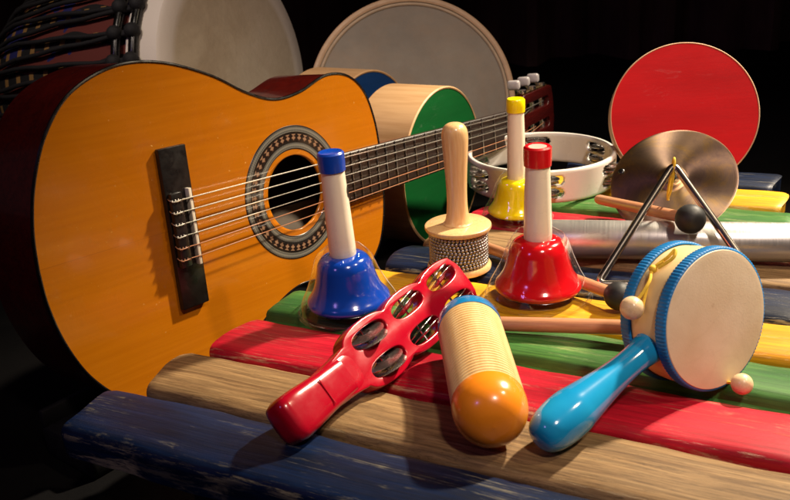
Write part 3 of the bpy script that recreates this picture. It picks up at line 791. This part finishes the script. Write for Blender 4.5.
# red drum standing at the back of the planks
frame_drum('red_drum', 'large round drum with a plain red face standing at the back right', (.3271, .1594, .0755), (-.16, -.926, .343), .0797, .03, painted('red_drum_face', (212, 14, 24)), plain('pale_rim', (216, 180, 150), .5), .0014)
kG = 1.306
cG = toward((.0524, .0158, .0761), kG); rG = .076*kG; nG = Vector((.839, -.544, .014)).normalized()
frame_drum('green_drum', 'round wooden drum with a green face standing behind the guitar neck', cG, nG, rG, .078, painted('green_drum_face', (10, 92, 40)), M_plyside, .003, group='wooden drums with coloured faces')
rB = .1; nB = Vector((.80, -.60, .02)).normalized()
tb = at(367, 71, FLOOR+2*rB); cB = Vector((tb.x, tb.y, FLOOR+rB)); 
frame_drum('blue_drum', 'round wooden drum with a dark blue face, partly hidden behind green one', cB, nB, rB, .095, painted('blue_drum_face', (22, 66, 128)), M_plyside, .003, group='wooden drums with coloured faces')
# big pale grey frame drum behind them
k = N('grey_drum_skin'); f = k.noise((1, 1, 1), 9, 7, .65); 
k.set('Base Color', aged(k, k.ramp(f, [(.3, lin((112, 106, 96))), (.7, lin((140, 133, 120)))]), .55)); k.set('Roughness', .6); k.bump(k.noise((1, 1, 1), 300, 3), .0005, .3)
cS = toward((.0311, .1935, .1043), kG); rS = .1169*kG
t = frame_drum('frame_drum', 'large grey skinned frame drum with brown rim standing behind the small drums', cS, (.10, -.93, .36), rS, .06, k.m, wood('brown_rim', (66, 34, 20), (98, 54, 32), .4, 'z', 8), .005)
G().lathe([(rS-.009, .0012), (rS-.0065, .0026), (rS-.003, .0024), (rS-.0005, .0006)], 128).build('rim_hoop', plain('pale_hoop', (190, 160, 128), .5), t)
G().lathe([(rS-.0145, .0004), (rS-.013, .0016), (rS-.0112, .0016), (rS-.0098, .0004)], 128).build('skin_bead', plain('skin_edge', (176, 156, 130), .6), t)

# ------------------------------------------------------------------ djembe lying on its side
rJ = .170
pc = at(241, 74, .093); nJ = Vector((.87, -.44, .13)).normalized()
dj = thing('djembe', 'djembe lying on its side with cream skin head and dark ropes', 'djembe', frame(pc, nJ, (0, 0, 1)))
k = N('goat_skin'); X = k.xyz(); f = k.noise((1, 1, 1), 7, 8, .65, .6)
rr = k.math('SQRT', k.math('ADD', k.math('MULTIPLY', X[0], X[0]), k.math('MULTIPLY', X[1], X[1])))
col = k.ramp(f, [(.3, lin((200, 184, 158))), (.5, lin((222, 208, 182))), (.75, lin((234, 222, 200)))])
edge = k.ramp(k.math('DIVIDE', rr, rJ), [(.80, 0.), (.86, 1.)])
k.set('Base Color', k.mix(edge, aged(k, col, .45), lin((240, 230, 216)))); k.set('Roughness', .65); k.bump(k.noise((1, 1, 1), 160, 5), .0008, .35)
G().lathe([(.0001, .0), (rJ*.84, .0), (rJ*.97, -.0008), (rJ, -.004), (rJ+.001, -.03), (rJ+.0005, -.055)], 128).build('skin', k.m, dj)
k = N('patterned_cloth'); X = k.xyz(); th = k.math('ARCTAN2', X[1], X[0])
st1 = k.math('SINE', k.math('MULTIPLY', th, 26.)); st2 = k.math('SINE', k.math('ADD', k.math('MULTIPLY', X[2], 60.), k.math('MULTIPLY', th, 5.)))
w1 = k.math('GREATER_THAN', k.math('ADD', st1, k.math('MULTIPLY', st2, .7)), .0)
c1 = k.mix(w1, lin((100, 38, 30)), lin((11, 9, 12))); c2 = k.mix(k.math('GREATER_THAN', k.noise((1, 1, 1), 18, 2), .6), c1, lin((24, 26, 92)))
w3 = k.math('MULTIPLY', k.math('GREATER_THAN', k.math('SINE', k.math('MULTIPLY', X[2], 210.)), .55), k.math('GREATER_THAN', st1, .3))
c2 = k.mix(w3, c2, lin((140, 104, 54))); k.bump(k.noise((1, 1, 1), 220, 3), .0008, .4)
k.set('Base Color', c2); k.set('Roughness', .8); 
prof = smp([(rJ-.002, -.02), (rJ-.002, -.07), (rJ*1.0, -.16), (rJ*.98, -.24), (rJ*.90, -.31), (rJ*.70, -.37), (rJ*.46, -.41), (rJ*.44, -.46)], 8)
G().lathe(prof+[(rJ*.38, -.46)], 96).build('body', k.m, dj)
for z, rr_, w_ in ((-.036, rJ+.007, .0065), (-.066, rJ+.007, .0065), (-.385, rJ*.66, .006)):
    g = G(); g.tube([(rr_*cos(2*pi*j/96), rr_*sin(2*pi*j/96), z) for j in range(96)], w_, 10, closed=True); g.build('iron_ring', M_blackgloss, dj)
M_rope = plain('black_rope', (20, 19, 22), .75, var=.3, scale=200, bump=.0006)
def body_r(z):
    for (r1, z1), (r2, z2) in zip(prof, prof[1:]):
        if z2 <= z <= z1: return r1+(r2-r1)*(z-z1)/(z2-z1)
    return prof[-1][0]
for i in range(30):
    a0 = 2*pi*i/30
    for s in (-1, 1):
        g = G(); pts = []
        for j in range(15):
            t_ = j/14; z = -.030-(.355)*t_; a_ = a0+s*2*pi/60*(t_)
            pts.append(((body_r(z)+.0075)*cos(a_), (body_r(z)+.0075)*sin(a_), z))
        g.tube([(x_+.0010*sin(q_*1.7+i), y_+.0010*cos(q_*1.3+i*2), z_) for q_, (x_, y_, z_) in enumerate(pts)], .0032, 8)
        if s == 1:
            for zz in (-.036, -.066):
                g.ball(((rJ+.011)*cos(a0), (rJ+.011)*sin(a0), zz), .0105, seg=14)
        g.build('rope', M_rope, dj, sharp=80)

# ------------------------------------------------------------------ tambourine
RT, HT = .0845, .036
ct = at(541, 151.5, HT); ct.z = .0015
tm = thing('tambourine', 'white plastic tambourine ring with double rows of jingles lying flat', 'tambourine', ct)
NT, NZ = 420, 26; TW = .0055
stations = [radians(x) for x in (-35, 25, 85, 145, 205, 265)]
z_rows = (.0108, .0250)
def hole(th, z):
    for s in stations:
        d = (th-s+pi) % (2*pi)-pi
        for zr in z_rows:
            dx = d*RT; hl_ = .0130
            ex = max(0, abs(dx)-hl_)
            if hypot(ex, z-zr) < .0056: return True
    return False
g = G(); V = {}
def tv(i, j, s):
    key = (i % NT, j, s)
    if key not in V:
        a_ = 2*pi*i/NT; z = HT*j/NZ
        cr = min(1, min(j, NZ-j)/2); ins = (1-cr)*.0012
        r_ = RT-ins if s else RT-TW+ins
        V[key] = g.bm.verts.new((r_*cos(a_), r_*sin(a_), z))
    return V[key]
keep = {(i, j): not hole(2*pi*(i+.5)/NT, HT*(j+.5)/NZ) for i in range(NT) for j in range(NZ)}
for i in range(NT):
    for j in range(NZ):
        if not keep[i, j]: continue
        g.bm.faces.new([tv(i, j, 1), tv(i+1, j, 1), tv(i+1, j+1, 1), tv(i, j+1, 1)])
        g.bm.faces.new([tv(i, j+1, 0), tv(i+1, j+1, 0), tv(i+1, j, 0), tv(i, j, 0)])
        if not keep[(i+1) % NT, j]: g.bm.faces.new([tv(i+1, j, 1), tv(i+1, j, 0), tv(i+1, j+1, 0), tv(i+1, j+1, 1)])
        if not keep[(i-1) % NT, j]: g.bm.faces.new([tv(i, j+1, 1), tv(i, j+1, 0), tv(i, j, 0), tv(i, j, 1)])
        if j == NZ-1 or not keep[i, j+1]: g.bm.faces.new([tv(i, j+1, 1), tv(i+1, j+1, 1), tv(i+1, j+1, 0), tv(i, j+1, 0)])
        if j == 0 or not keep[i, j-1]: g.bm.faces.new([tv(i, j, 0), tv(i+1, j, 0), tv(i+1, j, 1), tv(i, j, 1)])
g.build('ring', M_white, tm, recalc=False, sharp=50)
for s in stations:
    for zr in z_rows:
        c = Vector(((RT-TW/2)*cos(s), (RT-TW/2)*sin(s), zr))
        g = G()
        g.lathe(jingle_prof(.0122), 36, Matrix.Translation(c+Vector((.001, 0, .0008))) @ Matrix.Rotation(random.uniform(-.1, .1), 4, 'X'))
        g.lathe(jingle_prof(.0122), 36, Matrix.Translation(c-Vector((0, .001, .0008))) @ Matrix.Rotation(pi+random.uniform(-.1, .1), 4, 'X'))
        jo = g.build('jingle', M_jing, tm)
        G().tube([c+Vector((0, 0, -.0052)), c+Vector((0, 0, .0052))], .0009, 8).build('pin', M_chrome, jo)

# ------------------------------------------------------------------ light
w = bpy.data.worlds.new("World"); sc.world = w; w.use_nodes = True
w.node_tree.nodes['Background'].inputs[0].default_value = (.34, .22, .26, 1); w.node_tree.nodes['Background'].inputs[1].default_value = .05

def lamp(name, target, direction, dist, power, color, size):
    ld = bpy.data.lights.new(name, 'AREA'); ld.shape = 'DISK'; ld.size = size; ld.energy = power; ld.color = color
    o = bpy.data.objects.new(name, ld); COL.objects.link(o)
    d = Vector(direction).normalized(); o.location = Vector(target)+d*dist
    o.rotation_euler = (-d).to_track_quat('-Z', 'Y').to_euler(); return o
def spot(name, target, direction, dist, power, color, size, cone, blend=.6):
    ld = bpy.data.lights.new(name, 'SPOT'); ld.energy = power; ld.color = color; ld.shadow_soft_size = size; ld.spot_size = radians(cone); ld.spot_blend = blend
    o = bpy.data.objects.new(name, ld); COL.objects.link(o)
    d = Vector(direction).normalized(); o.location = Vector(target)+d*dist
    o.rotation_euler = (-d).to_track_quat('-Z', 'Y').to_euler(); return o
spot('spot_lamp', (.23, -.05, 0), (.62, .42, .85), 2.2, 610, (1, .84, .62), .06, 29, 1.)
spot('spot_lamp', (.25, .02, .05), (.7, -.35, 1.1), 2.4, 112, (1, .80, .54), .06, 30, 1.)
spot('spot_lamp', (.26, .06, .05), (.15, -.85, 1.0), 2.6, 118, (1, .78, .66), .10, 33, 1.)
spot('spot_lamp', (.0, -.10, 0), (-.7, -.7, .7), 2.4, 9, (.55, .32, 1.0), .12, 44, .8)
spot('spot_lamp', (-.26, .55, .10), (-.25, -.62, .75), 2.6, 92, (1, .84, .70), .10, 20, 1.)  # added spot that brightens the djembe, no lamp known there

sc.view_settings.view_transform = 'Standard'; sc.view_settings.look = 'None'; sc.view_settings.exposure = 0; sc.view_settings.gamma = 1
sc.render.engine = 'CYCLES'
c = sc.cycles; c.use_denoising = True; c.max_bounces = 10; c.transparent_max_bounces = 16; c.sample_clamp_indirect = 6; c.caustics_reflective = False; c.caustics_refractive = False
